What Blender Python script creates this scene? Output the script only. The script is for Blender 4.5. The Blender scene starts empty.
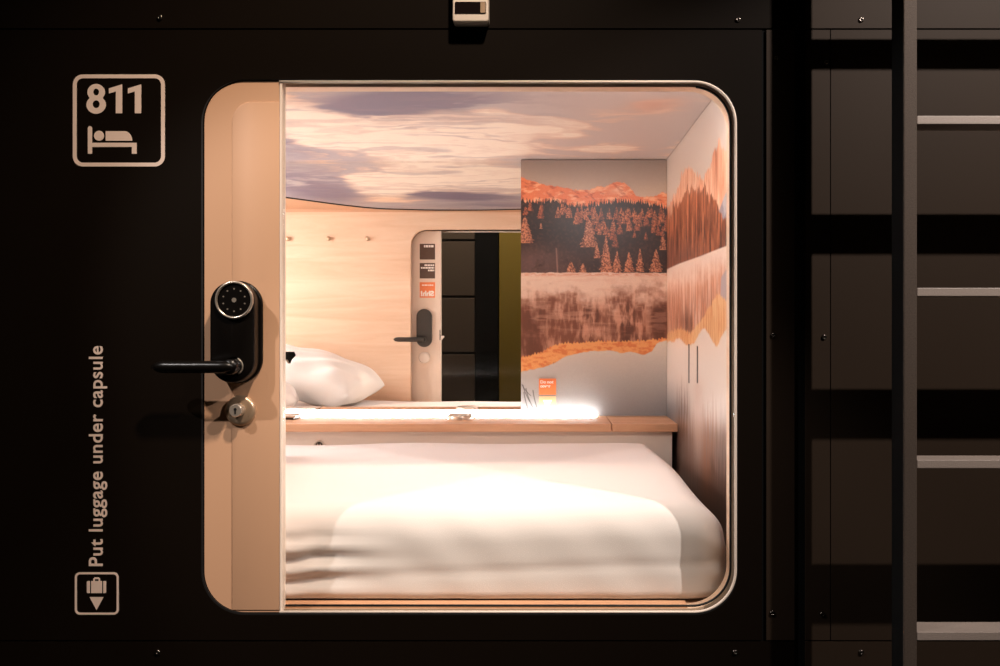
import bpy, bmesh, math
import numpy as np
from mathutils import Vector, Matrix
from mathutils.geometry import tessellate_polygon

F = 918.7; VX, VY = 541.0, 325.0; CY = -1.3; CZ = 1.0
DEEP = 1.05                      # depth of the capsule: the mirror's face
XR = 0.3172                      # right wall of the capsule
ZC = 1.42                        # capsule ceiling
C = bpy.context.scene.collection
R = math.radians

def P(px, py, y):                # a measured point at depth y (metres behind the facade)
    d = y - CY
    return ((px-VX)*d/F, y, CZ+(VY-py)*d/F)
def PX(px, y=0.0): return (px-VX)*(y-CY)/F
def PZ(py, y=0.0): return CZ+(VY-py)*(y-CY)/F
def lin(c):
    c = np.asarray(c, float)/255.0
    return np.where(c <= .04045, c/12.92, ((c+.055)/1.055)**2.4)
def rgb(r, g, b):
    l = lin((r, g, b)); return (float(l[0]), float(l[1]), float(l[2]), 1)

# ------------------------------------------------------------------ materials
def mat(name, col, rough=.5, metal=0, spec=.5, coat=0, noise=None, bump=None, emit=None):
    m = bpy.data.materials.new(name); m.use_nodes = True
    nt = m.node_tree; b = nt.nodes['Principled BSDF']
    b.inputs['Base Color'].default_value = col
    b.inputs['Roughness'].default_value = rough; b.inputs['Metallic'].default_value = metal
    b.inputs['Specular IOR Level'].default_value = spec; b.inputs['Coat Weight'].default_value = coat
    tc = nt.nodes.new('ShaderNodeTexCoord')
    if noise:                    # (scale xyz, amount)
        sc, amt = noise
        mp = nt.nodes.new('ShaderNodeMapping'); mp.inputs['Scale'].default_value = sc
        nz = nt.nodes.new('ShaderNodeTexNoise'); nz.inputs['Scale'].default_value = 1; nz.inputs['Detail'].default_value = 5
        mx = nt.nodes.new('ShaderNodeMix'); mx.data_type = 'RGBA'
        mx.inputs[6].default_value = tuple(c*(1-amt) for c in col[:3])+(1,)
        mx.inputs[7].default_value = tuple(min(1, c*(1+amt)) for c in col[:3])+(1,)
        nt.links.new(tc.outputs['Object'], mp.inputs[0]); nt.links.new(mp.outputs[0], nz.inputs['Vector'])
        nt.links.new(nz.outputs['Fac'], mx.inputs[0]); nt.links.new(mx.outputs[2], b.inputs['Base Color'])
    if bump:                     # (scale, strength, distance)
        n2 = nt.nodes.new('ShaderNodeTexNoise'); n2.inputs['Scale'].default_value = bump[0]; n2.inputs['Detail'].default_value = 4
        bp = nt.nodes.new('ShaderNodeBump'); bp.inputs['Strength'].default_value = bump[1]; bp.inputs['Distance'].default_value = bump[2]
        nt.links.new(tc.outputs['Object'], n2.inputs['Vector']); nt.links.new(n2.outputs['Fac'], bp.inputs['Height'])
        nt.links.new(bp.outputs[0], b.inputs['Normal'])
    if emit:
        b.inputs['Emission Color'].default_value = emit[0]; b.inputs['Emission Strength'].default_value = emit[1]
    return m

def print_mat(name, rough, coat=0, spec=.5):
    m = mat(name, (1, 1, 1, 1), rough, coat=coat, spec=spec); nt = m.node_tree; b = nt.nodes['Principled BSDF']
    at = nt.nodes.new('ShaderNodeVertexColor'); at.layer_name = 'Ink'
    tc = nt.nodes.new('ShaderNodeTexCoord'); nz = nt.nodes.new('ShaderNodeTexNoise'); nz.inputs['Scale'].default_value = 260
    mr = nt.nodes.new('ShaderNodeMapRange'); mr.inputs[3].default_value = .93; mr.inputs[4].default_value = 1.07
    vm = nt.nodes.new('ShaderNodeVectorMath'); vm.operation = 'SCALE'
    nt.links.new(tc.outputs['Object'], nz.inputs['Vector']); nt.links.new(nz.outputs['Fac'], mr.inputs[0])
    nt.links.new(at.outputs[0], vm.inputs[0]); nt.links.new(mr.outputs[0], vm.inputs['Scale'])
    nt.links.new(vm.outputs[0], b.inputs['Base Color'])
    return m

def plywood(name, c1, c2, axis='X', rough=.45):
    m = bpy.data.materials.new(name); m.use_nodes = True; nt = m.node_tree; b = nt.nodes['Principled BSDF']
    b.inputs['Roughness'].default_value = rough
    tc = nt.nodes.new('ShaderNodeTexCoord'); mp = nt.nodes.new('ShaderNodeMapping')
    mp.inputs['Scale'].default_value = (1.2, 9, 14) if axis == 'X' else (14, 9, 1.2)
    n = nt.nodes.new('ShaderNodeTexNoise'); n.inputs['Scale'].default_value = 1.4; n.inputs['Detail'].default_value = 6; n.inputs['Distortion'].default_value = 1.3
    n2 = nt.nodes.new('ShaderNodeTexNoise'); n2.inputs['Scale'].default_value = 40; n2.inputs['Detail'].default_value = 3
    ad = nt.nodes.new('ShaderNodeMath'); ad.operation = 'MULTIPLY_ADD'; ad.inputs[1].default_value = .25
    cr = nt.nodes.new('ShaderNodeValToRGB'); cr.color_ramp.elements[0].color = c1; cr.color_ramp.elements[0].position = .35
    cr.color_ramp.elements[1].color = c2; cr.color_ramp.elements[1].position = .8
    nt.links.new(tc.outputs['Object'], mp.inputs[0]); nt.links.new(mp.outputs[0], n.inputs['Vector']); nt.links.new(mp.outputs[0], n2.inputs['Vector'])
    nt.links.new(n2.outputs['Fac'], ad.inputs[0]); nt.links.new(n.outputs['Fac'], ad.inputs[2]); nt.links.new(ad.outputs[0], cr.inputs[0])
    nt.links.new(cr.outputs[0], b.inputs['Base Color'])
    return m

def glass_mat():
    m = bpy.data.materials.new('clear_glass'); m.use_nodes = True; nt = m.node_tree; nt.nodes.clear()
    o = nt.nodes.new('ShaderNodeOutputMaterial'); t = nt.nodes.new('ShaderNodeBsdfTransparent'); g = nt.nodes.new('ShaderNodeBsdfGlossy')
    t.inputs[0].default_value = (.97, .97, .96, 1); g.inputs['Roughness'].default_value = .1
    f = nt.nodes.new('ShaderNodeFresnel'); ge = nt.nodes.new('ShaderNodeNewGeometry'); mr = nt.nodes.new('ShaderNodeMapRange'); mr.inputs[3].default_value = 1.11; mr.inputs[4].default_value = 1/1.11
    nt.links.new(ge.outputs['Backfacing'], mr.inputs[0]); nt.links.new(mr.outputs[0], f.inputs[0]); mx = nt.nodes.new('ShaderNodeMixShader')
    nt.links.new(f.outputs[0], mx.inputs[0]); nt.links.new(t.outputs[0], mx.inputs[1]); nt.links.new(g.outputs[0], mx.inputs[2])
    nt.links.new(mx.outputs[0], o.inputs[0]); return m

M = dict(
    blackm=mat('black_powder_coat', (.0060, .0036, .0021, 1), .6, spec=.05, noise=((3, 3, 3), .12), bump=(900, .12, .0005)),
    black=mat('lit_black_powder_coat', (.029, .0185, .012, 1), .55, spec=.10, noise=((3, 3, 3), .12), bump=(900, .12, .0005)),  # black coat made paler and browner for the lamplight on these panels
    rung=mat('pale_bronze_tread', (.34, .275, .235, 1), .45, spec=.5, noise=((500, 500, 500), .2), bump=(700, .4, .001)),  # treads paler than the stiles, speckled
    core=mat('unlit_black_steel', (.004, .004, .004, 1), .8, spec=.1),
    ladder=mat('textured_bronze_powder_coat', (.088, .066, .052, 1), .6, spec=.15, noise=((500, 500, 500), .45), bump=(700, .5, .001)),
    decal=mat('pale_vinyl', rgb(238, 214, 200), .6, noise=((20, 20, 20), .03)),
    beige=mat('beige_powder_coat', rgb(214, 168, 134), .45, noise=((2, 2, 2), .03)),
    pale=mat('pale_beige_powder_coat', rgb(232, 208, 188), .45, noise=((2, 2, 2), .03)),
    cream=mat('cream_edge', rgb(246, 228, 212), .35, noise=((9, 9, 9), .03)),
    gasket=mat('black_rubber', (.006, .005, .005, 1), .6, noise=((9, 9, 9), .1)),
    lockb=mat('gloss_black_plastic', (.004, .003, .0025, 1), .3, spec=.3, noise=((9, 9, 9), .1)),
    handle=mat('satin_dark_metal', (.05, .042, .035, 1), .4, metal=.3, noise=((9, 9, 9), .1)),
    chrome=mat('satin_nickel', (.74, .64, .54, 1), .28, metal=.75, noise=((60, 60, 60), .06)),
    brass=mat('warm_nickel', (.60, .42, .28, 1), .32, metal=.6, noise=((60, 60, 60), .06)),
    ply=plywood('birch_plywood', rgb(224, 184, 152), rgb(240, 208, 180)),
    oak=plywood('beech_edge', rgb(196, 140, 104), rgb(230, 180, 142)),
    laminate=mat('cream_laminate', rgb(240, 224, 210), .4, noise=((6, 6, 6), .02)),
    sheet=mat('white_cotton', rgb(240, 232, 229), .85, spec=.2, noise=((30, 30, 30), .015), bump=(420, .12, .001)),
    pillow=mat('white_pillow_cotton', rgb(248, 243, 238), .85, spec=.2, noise=((30, 30, 30), .015), bump=(300, .1, .001)),
    white=mat('white_plastic', rgb(232, 218, 204), .4, noise=((20, 20, 20), .03)),
    smoke=mat('dark_lens', (.01, .006, .006, 1), .12, noise=((20, 20, 20), .1)),
    brown=mat('dark_brown_sticker', rgb(92, 66, 50), .5, noise=((60, 60, 60), .05)),
    orange=mat('orange_sticker', rgb(244, 134, 78), .5, noise=((60, 60, 60), .03)),
    amber=mat('pale_amber_sticker', rgb(222, 190, 145), .5, noise=((60, 60, 60), .03)),
    ink=mat('white_ink', rgb(255, 244, 232), .5, noise=((60, 60, 60), .02)),
    mirror=mat('mirror_silver', (.93, .92, .90, 1), .0, metal=1),
    glass=glass_mat(),
    led=mat('led_strip_diffuser', (1, 1, 1, 1), .5, emit=((1, .98, .97, 1), 24)),
    olive=mat('olive_paint', rgb(128, 104, 30), .6, noise=((3, 3, 3), .1)),
    grey=mat('corridor_panel_grey', (.075, .048, .032, 1), .8, noise=((2, 2, 2), .15)),
    floor=mat('dark_corridor_carpet', (.04, .035, .03, 1), .9, noise=((90, 90, 90), .4)),
    plaster=mat('dark_plaster', (.05, .045, .04, 1), .8, noise=((5, 5, 5), .1)),
    mural=print_mat('glossy_mural_print', .34), sky=print_mat('matt_sky_print', .6),
    steel=mat('brushed_steel', (.6, .56, .52, 1), .3, metal=1, noise=((90, 4, 4), .1)),
)

# ------------------------------------------------------------------ objects
def link(name, me, m=None, parent=None, smooth=False, **tags):
    o = bpy.data.objects.new(name, me); C.objects.link(o)
    if m and me: me.materials.append(M[m])
    if parent: o.parent = parent
    if smooth and me:
        me.polygons.foreach_set('use_smooth', [True]*len(me.polygons))
    for k, v in tags.items():
        if k == 'auto': me.set_sharp_from_angle(angle=R(v))
        else: o[k] = v
    return o
def empty(name, loc=(0, 0, 0), **tags):
    o = bpy.data.objects.new(name, None); C.objects.link(o); o.location = loc; o.empty_display_size = .02
    for k, v in tags.items(): o[k] = v
    return o
def adopt(child, parent):        # keep world place while hanging under a thing
    child.parent = parent; child.matrix_parent_inverse = Matrix.Translation(parent.location).inverted(); return child
def mesh(v, f):
    me = bpy.data.meshes.new('m'); me.from_pydata([tuple(p) for p in v], [], f)
    bm = bmesh.new(); bm.from_mesh(me); bmesh.ops.remove_doubles(bm, verts=bm.verts, dist=1e-6)
    bmesh.ops.recalc_face_normals(bm, faces=bm.faces); bm.to_mesh(me); bm.free(); return me
def box(x0, x1, y0, y1, z0, z1, bev=0, seg=2):
    bm = bmesh.new(); bmesh.ops.create_cube(bm, size=1)
    for v in bm.verts: v.co = Vector(((x0+x1)/2+v.co.x*(x1-x0), (y0+y1)/2+v.co.y*(y1-y0), (z0+z1)/2+v.co.z*(z1-z0)))
    if bev: bmesh.ops.bevel(bm, geom=list(bm.edges), offset=bev, segments=seg, affect='EDGES', profile=.5)
    me = bpy.data.meshes.new('m'); bm.to_mesh(me); bm.free(); return me
def rrect(x0, x1, z0, z1, r, n=12, corners=(1, 1, 1, 1)):     # corner order: br, tr, tl, bl
    out = []
    for k, (cx, cz, a) in enumerate(((x1, z0, -90), (x1, z1, 0), (x0, z1, 90), (x0, z0, 180))):
        if not corners[k] or r <= 0: out.append((cx, cz)); continue
        sx = cx-r if cx == x1 else cx+r; sz = cz-r if cz == z1 else cz+r
        for i in range(n+1):
            t = R(a+90*i/n); out.append((sx+r*math.cos(t), sz+r*math.sin(t)))
    return out
def prism(loops, y0, y1, bev=0):                              # XZ outline (first outer, rest holes) given thickness in Y
    tri = tessellate_polygon([[Vector((x, z, 0)) for x, z in l] for l in loops])
    flat = [p for l in loops for p in l]; n = len(flat)
    v = [(x, y0, z) for x, z in flat]+[(x, y1, z) for x, z in flat]
    f = [tuple(t) for t in tri]+[tuple(i+n for i in reversed(t)) for t in tri]
    s = 0
    for l in loops:
        k = len(l)
        for i in range(k): a, b = s+i, s+(i+1) % k; f.append((a, b, b+n, a+n))
        s += k
    me = mesh(v, f)
    if bev:
        bm = bmesh.new(); bm.from_mesh(me)
        bmesh.ops.dissolve_limit(bm, angle_limit=R(1), verts=bm.verts, edges=bm.edges)
        ed = [e for e in bm.edges if len(e.link_faces) == 2 and e.calc_face_angle(0) > R(60) and abs(e.verts[0].co.y-y0) < 1e-6 and abs(e.verts[1].co.y-y0) < 1e-6]
        bmesh.ops.bevel(bm, geom=ed, offset=bev, segments=3, affect='EDGES', profile=.5); bm.to_mesh(me); bm.free()
    return me
def circle(cx, cz, r, n=32, a0=0, a1=360):
    return [(cx+r*math.cos(R(a0+(a1-a0)*i/n)), cz+r*math.sin(R(a0+(a1-a0)*i/n))) for i in range(n)]
def lathe(prof, n=32, axis='Y', loc=(0, 0, 0), caps=True):               # prof: (radius, along)
    v = []; f = []
    for r, h in prof:
        for i in range(n):
            a = 2*math.pi*i/n; c, s = r*math.cos(a), r*math.sin(a)
            p = (c, h, s) if axis == 'Y' else (c, s, h)
            v.append((p[0]+loc[0], p[1]+loc[1], p[2]+loc[2]))
    for j in range(len(prof)-1):
        for i in range(n):
            a, b = j*n+i, j*n+(i+1) % n; f.append((a, b, b+n, a+n))
    if caps: f.append(tuple(range(n))); f.append(tuple(range((len(prof)-1)*n, len(prof)*n)))
    return mesh(v, f)
def tube(pts, r, n=10, closed=False):
    v = []; f = []; pts = [Vector(p) for p in pts]; k = len(pts)
    rs = r if isinstance(r, (list, tuple)) else [r]*k
    up = None
    for i, p in enumerate(pts):
        t = (pts[min(i+1, k-1)]-pts[max(i-1, 0)]).normalized()
        if up is None: up = Vector((0, 1, 0)) if abs(t.y) < .9 else Vector((0, 0, 1))
        a = (up-t*up.dot(t)).normalized(); b = t.cross(a); up = a
        for j in range(n):
            q = 2*math.pi*j/n; v.append(p+(a*math.cos(q)+b*math.sin(q))*rs[i])
    for i in range(k-1):
        for j in range(n):
            a, b = i*n+j, i*n+(j+1) % n; f.append((a, b, b+n, a+n))
    f.append(tuple(range(n))); f.append(tuple(range((k-1)*n, k*n)))
    return mesh(v, f)
def join(*ms):
    bm = bmesh.new()
    for m_ in ms: bm.from_mesh(m_)
    me = bpy.data.meshes.new('m'); bm.to_mesh(me); bm.free(); return me
def text_mesh(s, u0, u1, w0, w1, bold=.02, ext=.0003, spacing=1.0, line=1.0, align='LEFT'):
    cu = bpy.data.curves.new('t', 'FONT'); cu.body = s; cu.offset = bold; cu.extrude = .01; cu.space_character = spacing; cu.space_line = line; cu.align_x = align
    o = bpy.data.objects.new('t', cu); C.objects.link(o); dg = bpy.context.evaluated_depsgraph_get()
    me = bpy.data.meshes.new_from_object(o.evaluated_get(dg)); bpy.data.objects.remove(o); bpy.data.curves.remove(cu)
    me.materials.clear()
    xs = [v.co.x for v in me.vertices]; ys = [v.co.y for v in me.vertices]
    a, b, c, d = min(xs), max(xs), min(ys), max(ys)
    for v in me.vertices:
        v.co = Vector((u0+(v.co.x-a)/(b-a)*(u1-u0), v.co.z/.01*ext, w0+(v.co.y-c)/(d-c)*(w1-w0)))
    return me                    # lies in XZ, u along X, w along Z

# ------------------------------------------------------------------ prints (numpy drawing, stored as ink in the mesh)
rng = np.random.RandomState(7)
def vnoise(x, y, seed=0):
    t = np.random.RandomState(seed).rand(256, 256)
    xi = np.floor(x).astype(int); yi = np.floor(y).astype(int); fx = x-xi; fy = y-yi
    fx = fx*fx*(3-2*fx); fy = fy*fy*(3-2*fy)
    g = lambda i, j: t[i % 256, j % 256]
    return (g(xi, yi)*(1-fx)+g(xi+1, yi)*fx)*(1-fy)+(g(xi, yi+1)*(1-fx)+g(xi+1, yi+1)*fx)*fy
def fbm(x, y, o=5, seed=0):
    s = 0; a = .5; n = 0
    for k in range(o): s = s+a*vnoise(x*2**k, y*2**k, seed+k); n += a; a *= .55
    return s/n
def sm(a, b, x): t = np.clip((x-a)/(b-a), 0, 1); return t*t*(3-2*t)
def mixc(img, col, m): 
    m = np.clip(m, 0, 1)[..., None]; img[:] = img*(1-m)+np.asarray(col, float)*m
def curve(pts, x): p = np.array(pts, float); return np.interp(x, p[:, 0], p[:, 1])
def conifer(img, X, Y, cx, top, bot, w, col, dark, seed):
    t = (Y-top)/(bot-top); tier = .72+.28*((t*5.5) % 1)
    n = fbm(X*.9, Y*.9, 3, seed)
    half = w*.5*np.clip(t, 0, 1)**.8*tier*(.7+.6*n)
    m = ((np.abs(X-cx) < half) & (t > 0) & (t < 1)).astype(float)
    mixc(img, dark, m*.9)
    mixc(img, col, m*np.clip(sm(.38, .62, fbm(X*1.1, Y*1.1, 3, seed+9))*(.5+.6*sm(.6, -.2, (X-cx)/w)), 0, 1))
def ink_grid(name, pts, img, m, parent=None, **tags):          # pts H x W x 3 world points, img H x W x 3 in 0..255
    H, W = img.shape[:2]; me = bpy.data.meshes.new(name)
    idx = np.arange(H*W).reshape(H, W)
    q = np.stack([idx[:-1, :-1], idx[1:, :-1], idx[1:, 1:], idx[:-1, 1:]], -1).reshape(-1, 4)
    me.vertices.add(H*W); me.vertices.foreach_set('co', pts.reshape(-1).astype(np.float32))
    me.loops.add(q.size); me.loops.foreach_set('vertex_index', q.reshape(-1).astype(np.int32))
    me.polygons.add(len(q)); me.polygons.foreach_set('loop_start', np.arange(0, q.size, 4).astype(np.int32))
    me.update(calc_edges=True)
    a = me.color_attributes.new('Ink', 'FLOAT_COLOR', 'POINT')
    c = np.ones((H*W, 4), np.float32); c[:, :3] = lin(np.clip(img, 0, 255)).reshape(-1, 3)
    a.data.foreach_set('color', c.reshape(-1))
    return link(name, me, m, parent, **tags)

# ================================================================== FACADE (outside of the capsule)
OX0, OX1, OZ0, OZ1, OR = PX(201), PX(738), PZ(615), PZ(79.3), .062
hole = rrect(OX0, OX1, OZ0, OZ1, OR, 16)
TOPZ, BOTZ = PZ(29), PZ(641)
g = .0012
def panel(name, x0, x1, z0, z1, holes=(), y0=0.0, y1=.003, m='black'):
    return link(name, prism([rrect(x0, x1, z0, z1, 0)]+list(holes), y0, y1), m, None, kind='structure')
wf = panel('wall_front', -1.9, PX(762), BOTZ+g, TOPZ-g, [hole], m='blackm')
bh = rrect(OX0-.006, OX1+.006, OZ0-.006, OZ1+.006, OR+.006, 16)
back = link('backing_sheet', prism([rrect(-1.95, 2.0, 0, 2.65, 0), bh], .004, .007), 'core', wf)
rim = link('opening_rim', prism([rrect(OX0-.0002, OX1+.0002, OZ0-.0002, OZ1+.0002, OR, 16)[::-1], rrect(OX0+.0022, OX1-.0007, OZ0+.0028, OZ1-.0007, OR-.002, 16)], .0005, .012), 'gasket', wf)
t1 = panel('trim_1', -1.9, PX(794.5), TOPZ+g, 2.6, m='blackm')
t2 = panel('trim_2', -1.9, PX(794.5), .02, BOTZ-g, m='blackm')
t3 = panel('trim_3', PX(766.5), PX(794.5), BOTZ+g, TOPZ-g)
t4 = panel('trim_4', PX(805.5), PX(830), BOTZ+g, TOPZ-g)
t5 = panel('trim_5', PX(805.5), 1.95, TOPZ+g, 2.6)
t6 = panel('trim_6', PX(805.5), 1.95, .02, BOTZ-g)
wn = panel('wall_neighbour', PX(831), 1.95, BOTZ+g, TOPZ-g)
def screw(px, py, parent):
    x, z = PX(px), PZ(py)
    me = lathe([(.0004, -.0002), (.0012, -.0012), (.0016, -.0026), (.0030, -.0024), (.0036, -.0014), (.0038, 0), (.0038, .001)][::-1], 18, 'Y', (x, 0, z))
    o = link('screw', me, 'steel_dark', parent, smooth=True)
M['steel_dark'] = mat('blackened_screw', (.22, .19, .17, 1), .25, metal=1, noise=((90, 90, 90), .1))
for px, py, p in ((160, 18, t1), (738, 20, t1), (861, 20, t5), (776, 58, t3), (826, 62, t4), (773, 335, t3), (824, 337, t4), (772, 613, t3), (822, 614, t4), (158, 652, t2), (735, 652, t2), (861, 652, t6)):
    screw(px, py, p)

# number plate -------------------------------------------------------
def decal(name, loops, parent, m='decal', y=-.0006): return link(name, prism(loops, y, 0), m, parent)
k = 1.3/F
sign = empty('capsule_number_sign', (PX(119), 0, PZ(120)), label='square white outline sign reading 811 above a sleeping person pictogram', category='sign')
def dcl(name, loops, parent, **kw): return adopt(decal(name, loops, parent, **kw), parent)
dcl('border', [rrect(PX(73), PX(165), PZ(166.5), PZ(74.5), 10*k), rrect(PX(76.8), PX(161.2), PZ(162.7), PZ(78.3), 6.5*k)], sign)
def one(x0):
    return [(PX(x0+7), PZ(113.3)), (PX(x0+13.3), PZ(113.3)), (PX(x0+13.3), PZ(84.6)), (PX(x0+12.6), PZ(84.6)), (PX(x0), PZ(88.5)), (PX(x0), PZ(93.6)), (PX(x0+7), PZ(91.5))]
def ell(cx, cz, rx, rz, n=36): return [(cx+rx*math.cos(2*math.pi*i/n), cz+rz*math.sin(2*math.pi*i/n)) for i in range(n)]
def eight():
    o = []
    U = (PX(96.3), PZ(92.3), 8.7*k, 8.3*k); L = (PX(96.3), PZ(104.9), 9.7*k, 8.9*k)
    for i in range(-28, 29):
        t = R(90-i*0+0)
    # outline of two overlapping ellipses
    up = [p for p in ell(*U, 72)]; lo = [p for p in ell(*L, 72)]
    ins = lambda p, e: ((p[0]-e[0])/e[2])**2+((p[1]-e[1])/e[3])**2 < 1
    pts = [p for p in up if not ins(p, L)]+[p for p in lo if not ins(p, U)]
    right = sorted([p for p in pts if p[0] >= U[0]], key=lambda p: -p[1]); left = sorted([p for p in pts if p[0] < U[0]], key=lambda p: p[1])
    return [right+left, ell(PX(96.3), PZ(92.1), 2.9*k, 3.4*k), ell(PX(96.3), PZ(104.3), 3.5*k, 3.9*k)]
dcl('digit', eight(), sign); dcl('digit', [one(109)], sign); dcl('digit', [one(128)], sign)
bedi = link('bed_icon', join(
    prism([rrect(PX(88), PX(92.2), PZ(153.8), PZ(126.2), 2*k, 6, (0, 1, 1, 0))], -.0006, 0),
    prism([[(PX(92.2), PZ(147)), (PX(132), PZ(147)), (PX(132), PZ(153.8)), (PX(136.8), PZ(153.8)), (PX(136.8), PZ(142.8)), (PX(92.2), PZ(142.8))]], -.0006, 0),
    prism([circle(PX(99.2), PZ(135.8), 5*k)], -.0006, 0),
    prism([[(PX(105.8), PZ(140.8)), (PX(132.3), PZ(140.8))]+[(PX(132.3-7.5*(1-math.cos(R(a)))), PZ(140.8-9.6*math.sin(R(a)))) for a in range(10, 91, 10)]+[(PX(105.8), PZ(131.2))]], -.0006, 0)), 'decal')
adopt(bedi, sign)
# luggage notice -----------------------------------------------------
lug = empty('luggage_notice', (PX(97), 0, PZ(480)), label='vertical white lettering Put luggage under capsule with boxed suitcase symbol below', category='sign')
adopt(decal('border', [rrect(PX(75), PX(118.8), PZ(614.6), PZ(572.2), 5*k), rrect(PX(77), PX(116.8), PZ(612.6), PZ(574.2), 3.4*k)], None), lug)
sc = link('suitcase_icon', join(
    prism([rrect(PX(87), PX(90), PZ(593), PZ(581), 1*k, 4, (0, 0, 1, 1))], -.0006, 0), prism([rrect(PX(103.4), PX(106.2), PZ(593), PZ(581), 1*k, 4, (1, 1, 0, 0))], -.0006, 0),
    prism([rrect(PX(91.3), PX(102.1), PZ(593), PZ(581), 0)], -.0006, 0),
    prism([[(PX(93.4), PZ(581)), (PX(93.4), PZ(578.6)), (PX(94.8), PZ(577.3)), (PX(98.8), PZ(577.3)), (PX(100.2), PZ(578.6)), (PX(100.2), PZ(581)), (PX(98.7), PZ(581)), (PX(98.7), PZ(579)), (PX(94.9), PZ(579)), (PX(94.9), PZ(581))]], -.0006, 0)), 'decal')
adopt(sc, lug)
adopt(decal('arrow_icon', [[(PX(89.7), PZ(597)), (PX(103.7), PZ(597)), (PX(96.7), PZ(610))]], None), lug)
tm = text_mesh('Put luggage under capsule', 0, 220*k, 0, 18.3*k, bold=.013, spacing=1.07)
for v in tm.vertices:
    u, w = v.co.x, v.co.z; v.co = Vector((PX(107.3)-w, v.co.y-.0004, PZ(566)+u))
adopt(link('lettering', tm, 'decal'), lug)

# sensor above the door ----------------------------------------------
ys = -.022
se = empty('motion_sensor', (PX(470.5, ys), 0, PZ(5, ys)), label='small cream plastic sensor box with dark window above the door', category='sensor')
adopt(link('housing', prism([rrect(PX(452.5, ys), PX(488.5, ys), PZ(21.5, ys), PZ(-26, ys), .004)], ys, 0, .002), 'white', smooth=True, auto=40), se)
adopt(link('window', prism([rrect(PX(455, ys), PX(486, ys), PZ(13.5, ys), PZ(2, ys), .001)], ys-.001, ys+.002), 'smoke'), se)
adopt(link('lens', prism([rrect(PX(480.5, ys), PX(485.5, ys), PZ(13, ys), PZ(2.5, ys), .0008)], ys-.0014, ys), 'brass'), se)  # brass strip stands for an amber reflection on the dark window

# ================================================================== DOOR
door = empty('door_1', (OX1, .01, OZ0), kind='structure')
def D(name, me, m, smooth=False, par=None, **t):
    o = link(name, me, m, smooth=smooth, **t)
    if par is None: return adopt(o, door)
    o.parent = par; o.matrix_parent_inverse = Matrix.Identity(4) if par.type != 'EMPTY' else o.matrix_parent_inverse
    return o
DX0, DX1, DZ0, DZ1 = PX(204.5,.003), OX1-.0026, PZ(612,.003), PZ(81,.003)
SX = PX(279.8, .003)
strip_o = rrect(DX0, SX, DZ0, DZ1, OR-.004, 16, (0, 0, 1, 1))
strip = D('frame_panel', prism([strip_o], .003, .022), 'beige', label='beige metal strip carrying the lock')
D('raised_strip', prism([rrect(PX(231.5), SX-.0005, PZ(610.5), PZ(101.5), .028, 16, (0, 0, 1, 0))], .0018, .0031, .0006), 'beige', True, auto=40)
D('frame_edge', box(SX, SX+.0032, .0015, .022, DZ0, DZ1, .0008), 'cream', label='cream edge strip')
D('glass_pane', prism([rrect(SX+.0035, DX1-.001, DZ0+.001, DZ1-.001, OR-.005, 16, (1, 1, 0, 0))], .008, .014), 'glass')
# bright sealing bead around the glass
bead = []
for a, b in rrect(DX0, OX1-.0030, DZ0+.0004, OZ1-.0030, OR-.003, 16): bead.append((a, b))
b1 = [(SX, DZ0+.0004)]+[p for p in bead[:34]]+[(SX, OZ1-.0030)]
D('edge_bead', tube([(x, .0020, z) for x, z in b1], .0020, 8), 'cream', True, label='thin cream bead around the glass')
b2 = [(SX+.004, DZ0+.0045)]+[p for p in rrect(DX0, DX1-.0042, DZ0+.004, DZ1-.0042, OR-.007, 16)[:34]]+[(SX+.004, DZ1-.0045)]
D('gasket', tube([(x, .019, z) for x, z in b2[:34]], .0017, 8), 'gasket', True)
# lock, outside
LX, LZ = -.4285, .990
lk = D('lock_body', prism([rrect(LX-.035, LX+.035, LZ-.0725, LZ+.0725, .0349, 18)], -.004, .008, .003), 'lockb', True, auto=50, label='glossy black electronic lock')
def L(name, me, m, smooth=True, **t): return D(name, me, m, smooth, lk, **t)
def W(o): o.parent = lk; return o
lk_children = []
def sub(name, me, m, smooth=True, **t):
    o = link(name, me, m, smooth=smooth, **t); o.parent = lk; o.matrix_parent_inverse = Matrix.Identity(4)
    return o
KX, KZ = PX(233.5, -.033), PZ(300, -.033)
sub('lock_cover', prism([rrect(LX-.031, LX+.031, LZ-.0705, LZ+.0705, .0309, 18)], -.028, -.004, .005), 'lockb', auto=50)
sub('keypad_ring', lathe([(.0222, -.027), (.0262, -.027), (.0266, -.031), (.0255, -.033), (.0236, -.033), (.0228, -.031)], 48, 'Y', (KX, 0, KZ), False), 'chrome', label='thin nickel ring round the keypad')
sub('keypad', lathe([(.0005, -.0305), (.0235, -.0305), (.0235, -.027), (.0005, -.027)], 40, 'Y', (KX, 0, KZ)), 'lockb', False)
dots = [prism([circle(KX+.0155*math.sin(R(36*i)), KZ+.0155*math.cos(R(36*i)), .0011, 10)], -.0312, -.030) for i in range(10)]
dots.append(prism([circle(KX, KZ, .0032, 16)], -.0312, -.030))
sub('key_marks', join(*dots), 'chrome', False, label='ring of small pale dots')
lz = PZ(367, -.048)
sub('lever_neck', lathe([(.0095, -.051), (.0105, -.048), (.0105, -.028), (.013, -.028), (.013, -.0262)][::-1], 28, 'Y', (LX+.004, 0, lz)), 'lockb')
sub('neck_highlight', tube([(LX+.004+.0118*math.cos(R(a)), -.0292, lz+.0118*math.sin(R(a))) for a in range(-60, 75, 9)], .0011, 8), 'chrome')  # chrome arc stands for the slim highlight at the lever neck
def lever(x0, x1, y, z, r):
    pts = []; rs = []
    for i in range(17):
        t = i/16; pts.append((x0+(x1-x0)*t, y, z)); rs.append(r*(.35 if i in (0, 16) else .8 if i in (1, 15) else 1))
    return tube(pts, rs, 16)
sub('lever_handle', lever(LX+.012, PX(152, -.048), -.048, lz, .0085), 'lockb', label='black lever pointing left')
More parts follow.
